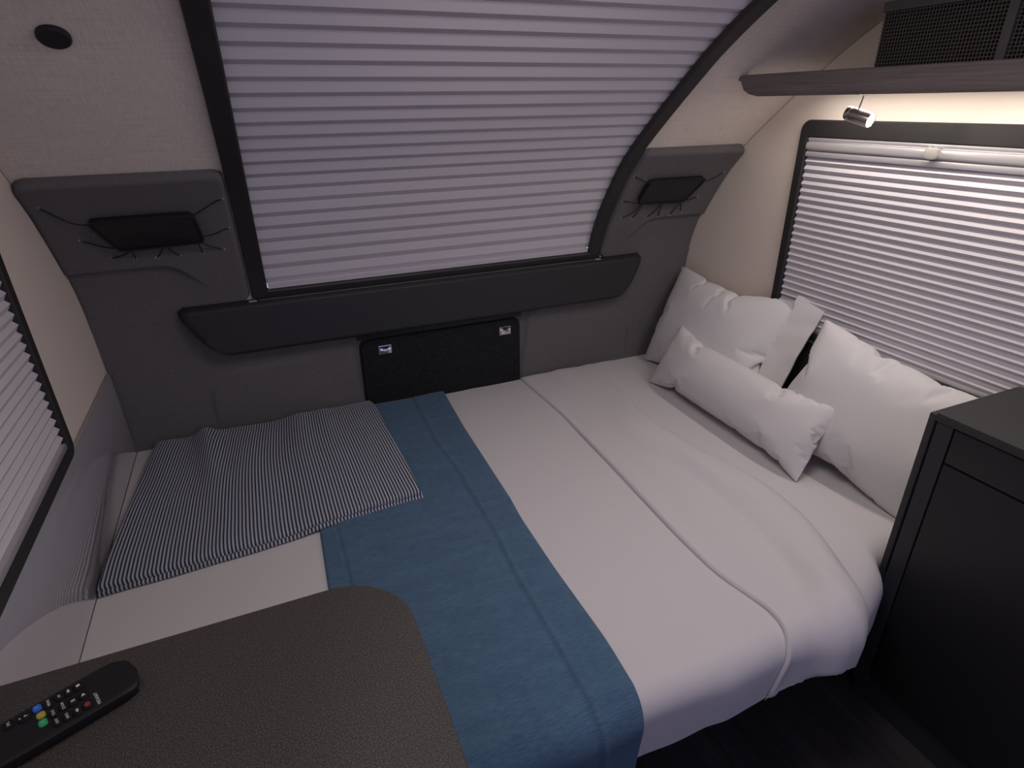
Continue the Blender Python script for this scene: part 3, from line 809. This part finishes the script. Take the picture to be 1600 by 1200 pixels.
t = thing('spotlight', 'small steel reading spotlight glowing under the right shelf', 'lamp', (1.45, 1.165, 1.604))
bm = bmesh.new(); lathe(bm, (1.45, 1.163, 1.632), (0, 0, -1), [(0, .016), (.026, .016), (.028, .012)]); build('mount', bm, 'brushed', t)
bm = bmesh.new()
for dx in (-.003, .003): tube(bm, [(1.45+dx, 1.163+dx, 1.603), (1.45+dx, 1.167+dx, 1.583), (1.45+dx, 1.171+dx, 1.568)], .0018, 8)
build('stem', bm, 'chrome', t)
hd = (R2*25-U2*29-Fw*32).normalized(); hc = Vector((1.455, 1.168, 1.556))
bm = bmesh.new(); lathe(bm, hc-hd*.036, hd, [(0, .012), (.002, .0160), (.006, .0172), (.012, .0172), (.013, .0163), (.017, .0163), (.018, .0178), (.068, .0178), (.070, .0168), (.068, .0155)], 32); build('head', bm, 'brushed', t)
bm = bmesh.new(); lathe(bm, hc+hd*.0305, hd, [(0, .0152), (.0025, .0152)], 24); tag(build('lens', bm, 'lens', t), label='glowing white lens')
sl = bpy.data.lights.new('spotlight_beam', 'SPOT'); sl.energy = 1.3; sl.color = (1.0, .85, .70); sl.spot_size = math.radians(80); sl.spot_blend = .9; sl.shadow_soft_size = .012
so = bpy.data.objects.new('spotlight_beam', sl); COL.objects.link(so); so.location = hc+hd*.038; so.rotation_euler = hd.to_track_quat('-Z', 'Y').to_euler()

# ------------------------------------------------------------------ net fronted locker above the shelf
t = thing('storage_locker', 'wall locker with black net front standing on the right shelf', 'locker', (1.53, .8, 1.6445))
LX = 1.452
bm = bmesh.new(); box(bm, (LX+.010, -.2, 1.6445), (XR-.001, 1.162, 1.80)); build('case', bm, 'net_back', t, smooth=False)
bm = bmesh.new()
for y0, y1 in ((.862, .880), (.40, .42), (-.2, -.18)): box(bm, (LX-.004, y0, 1.6445), (LX+.010, y1, 1.80))
box(bm, (LX-.004, -.2, 1.78), (LX+.010, 1.160, 1.80))
build('frame', bm, 'locker_frame', t, smooth=False)
for ya, yb in ((.880, 1.158), (.42, .862)):
    bm = bmesh.new(); k = 0
    y = ya+.003
    while y < yb: box(bm, (LX+.001, y-.0007, 1.645), (LX+.0024, y+.0007, 1.78)); y += .0075
    z = 1.650
    while z < 1.78: box(bm, (LX+.0005, ya, z-.0007), (LX+.002, yb, z+.0007)); z += .0075
    build('net', bm, 'net', t, smooth=False)

# ------------------------------------------------------------------ lamps on the ceiling
def ceiling_lamp(s, x, label):
    c = F(x, s); nn = (F(x, s, .01)-c).normalized()
    t = thing('ceiling_lamp', label, 'lamp', tuple(c))
    bm = bmesh.new(); lathe(bm, c-nn*.0005, nn, [(0, .026), (.006, .026), (.009, .023), (.009, .018)]); build('ring', bm, 'black', t)
    bm = bmesh.new(); lathe(bm, c+nn*.006, nn, [(0, .0175), (.002, .0175)]); build('lens', bm, 'led', t)
    return t
ceiling_lamp(1.944, -.262, 'small round black lamp on the sloping wall at top left')
t = thing('ceiling_light', 'large flat roof light added out of view above the bed', 'lamp', (.56, .72, 1.93))
bm = bmesh.new(); plate(bm, rrect(.24, .88, .50, .94, .03), lambda a, b, o: Vector((a, b, 1.985-o)), 0, .05, .004); build('housing', bm, 'clip', t)
t = thing('shelf', 'dark wood overhead shelf on the left side wall', 'shelf', (-.36, .1, 1.606))
bm = bmesh.new(); box(bm, (XL+.001, -.6, 1.632), (-.22, .68, 1.644), .001); build('board', bm, 'wood', t, smooth=False)
bm = bmesh.new(); box(bm, (-.22, -.6, 1.606), (-.205, .68, 1.66), .004); build('lip', bm, 'wood', t)
bm = bmesh.new(); box(bm, (-.375, -.55, 1.6255), (-.345, .66, 1.6315), .001); ls = thing('light_strip', 'warm light strip under the left overhead shelf', 'light', (-.36, .1, 1.62)); build('housing', bm, 'alu', ls)
# ------------------------------------------------------------------ remote control
RA = math.atan2(.041, .094)
t = thing('remote_control', 'black television remote lying on the dark table', 'remote', (-.352+.0155*math.sin(RA), .6905-.0155*math.cos(RA), TZ+.0005), RA)
# local frame: x toward its rounded end, y across
LEN0, LEN1 = -.125, .098; HW = .0372
def rem_hw(x):
    w = HW*(1-.10*sst(.0, -.12, x))
    d = (LEN1-x)
    if d < .035: w *= (1-(1-max(0, d)/.035)**3.2)**(1/3.2) if d > 0 else 0
    d = (x-LEN0)
    if d < .02: w *= math.sqrt(max(0, 1-(1-d/.02)**2))
    return max(w, .0005)
def rem_top(u, v):
    x = LEN0+(LEN1-LEN0)*v; w = rem_hw(x); y = (2*u-1)*w
    e = abs(2*u-1); z = .0205-.0022*e**4-.004*(e**14)-.004*sst(.07, .098, x)
    return Vector((x, y*(.93 if e > .999 else 1), z))
def rem_bot(u, v):
    x = LEN0+(LEN1-LEN0)*v; w = rem_hw(x)*.80; return Vector((x-(.006 if v > .98 else 0), (2*u-1)*w, .001))
build('shell', solid(rem_top, rem_bot, 24, 60), 'remote', t, local=True, sharp=50)
o2 = Vector((-.352+.0155*math.sin(RA), .6905-.0155*math.cos(RA))); ca, sa = math.cos(RA), math.sin(RA)
def loc(wx, wy): d = Vector((wx, wy))-o2; return d.x*ca+d.y*sa, -d.x*sa+d.y*ca
KEYS = [(0.0367, 0.0197, 'stop'), (0.0378, -0.0004, 'play'), (0.0379, -0.0201, 'record'), (0.026, 0.02, 'back'), (0.0266, -0.001, 'pause'), (0.0268, -0.0207, 'forward'), (0.0161, 0.0199, 'AV'), (0.0163, 0.0002, 'ZOOM'), (0.0164, -0.0195, 'INFO'), (0.0045, 0.0184, 'MENU'), (0.0056, -0.0017, 'TEXT'), (0.006, -0.0182, 'EXIT'), (-0.0072, 0.0214, 'blue'), (-0.006, 0.0067, 'yellow'), (-0.0066, -0.0072, 'green'), (-0.0205, 0.0185, 'rocker'), (-0.0359, 0.0208, 'EPG')]
def key(name, x, y, hx, hy, m, parent, rot=0):
    hx *= 1.12; hy *= 1.28
    bm = bmesh.new(); plate(bm, rrect(-hx, hx, -hy, hy, min(hx, hy)*.8, 5, 2), lambda a, b, o: Vector((x+a*math.cos(rot)-b*math.sin(rot), y+a*math.sin(rot)+b*math.cos(rot), .0185+o)), 0, .0042, .0012)
    return build(name, bm, m, parent, local=True)
def glyph(parts, x, y, parent, m='key_print'):
    bm = bmesh.new()
    for poly in parts:
        a = [bm.verts.new((x+px, y+py, .0229)) for px, py in poly]; b = [bm.verts.new((x+px, y+py, .0232)) for px, py in poly]
        bm.faces.new(b); bm.faces.new(a[::-1])
        for k in range(len(a)): bm.faces.new([a[k], a[(k+1) % len(a)], b[(k+1) % len(a)], b[k]])
    return build('symbol', bm, m, parent, local=True, smooth=False)
def text_mesh(s, size, x, y, z, rot, parent, name='lettering', m='key_print'):
    cu = bpy.data.curves.new('txt', 'FONT'); cu.body = s; cu.size = size; cu.extrude = .00012; cu.align_x = 'CENTER'; cu.align_y = 'CENTER'
    o = bpy.data.objects.new('txt', cu); COL.objects.link(o)
    dg = bpy.context.evaluated_depsgraph_get(); me = bpy.data.meshes.new_from_object(o.evaluated_get(dg))
    bpy.data.objects.remove(o)
    me.transform(Matrix.Translation((x, y, z)) @ Matrix.Rotation(rot, 4, 'Z')); me.materials.clear(); me.materials.append(MAT[m])
    return link(bpy.data.objects.new(name, me), parent)
tri = lambda d, s=.0026, ox=0, oy=0: [(ox-s*.8, oy-d*s*.7), (ox+s*.8, oy-d*s*.7), (ox, oy+d*s*.8)]
sq = lambda s, ox=0, oy=0, sy=None: [(ox-s, oy-(sy or s)), (ox+s, oy-(sy or s)), (ox+s, oy+(sy or s)), (ox-s, oy+(sy or s))]
for (kx, ky, kind) in KEYS:
    big = {'blue': (.0042, .0046, 'blue_key'), 'yellow': (.0042, .0042, 'yellow_key'), 'green': (.0042, .0046, 'green_key'), 'rocker': (.0068, .0055, 'remote_key')}.get(kind, (.0046, .0055, 'remote_key'))
    k = key(kind+'_key' if kind in ('blue', 'yellow', 'green') else 'key', kx, ky, big[0], big[1], big[2], t)
    if kind == 'stop': glyph([sq(.0020)], kx, ky, k)
    elif kind == 'play': glyph([tri(1, .003)], kx, ky, k)
    elif kind == 'record': glyph([rrect(-.0032, .0032, -.0036, .0036, .003, 4, 1)], kx, ky, k, 'red_key')
    elif kind == 'back': glyph([tri(1, .0022, 0, .0012), tri(1, .0022, 0, -.0014)], kx, ky, k)
    elif kind == 'forward': glyph([tri(-1, .0022, 0, .0012), tri(-1, .0022, 0, -.0014)], kx, ky, k)
    elif kind == 'pause': glyph([sq(.0022, 0, .0010, .0005), sq(.0022, 0, -.0010, .0005)], kx, ky, k)
    elif kind == 'rocker': text_mesh('P', .006, kx+.002, ky, .02285, -PI/2+PI, k, 'symbol'); glyph([tri(1, .0016, -.0045, 0)], kx, ky, k)
    elif kind in ('blue', 'yellow', 'green'): text_mesh({'blue': '2', 'yellow': '1', 'green': '5'}[kind], .005, kx, ky, .02285, PI/2, k, 'symbol')
    else: text_mesh(kind, .0042, kx, ky, .02285, PI/2, k, 'symbol')
text_mesh('MEGASAT', .0052, *loc(-0.2940, 0.6800), .0206, PI/2, t)
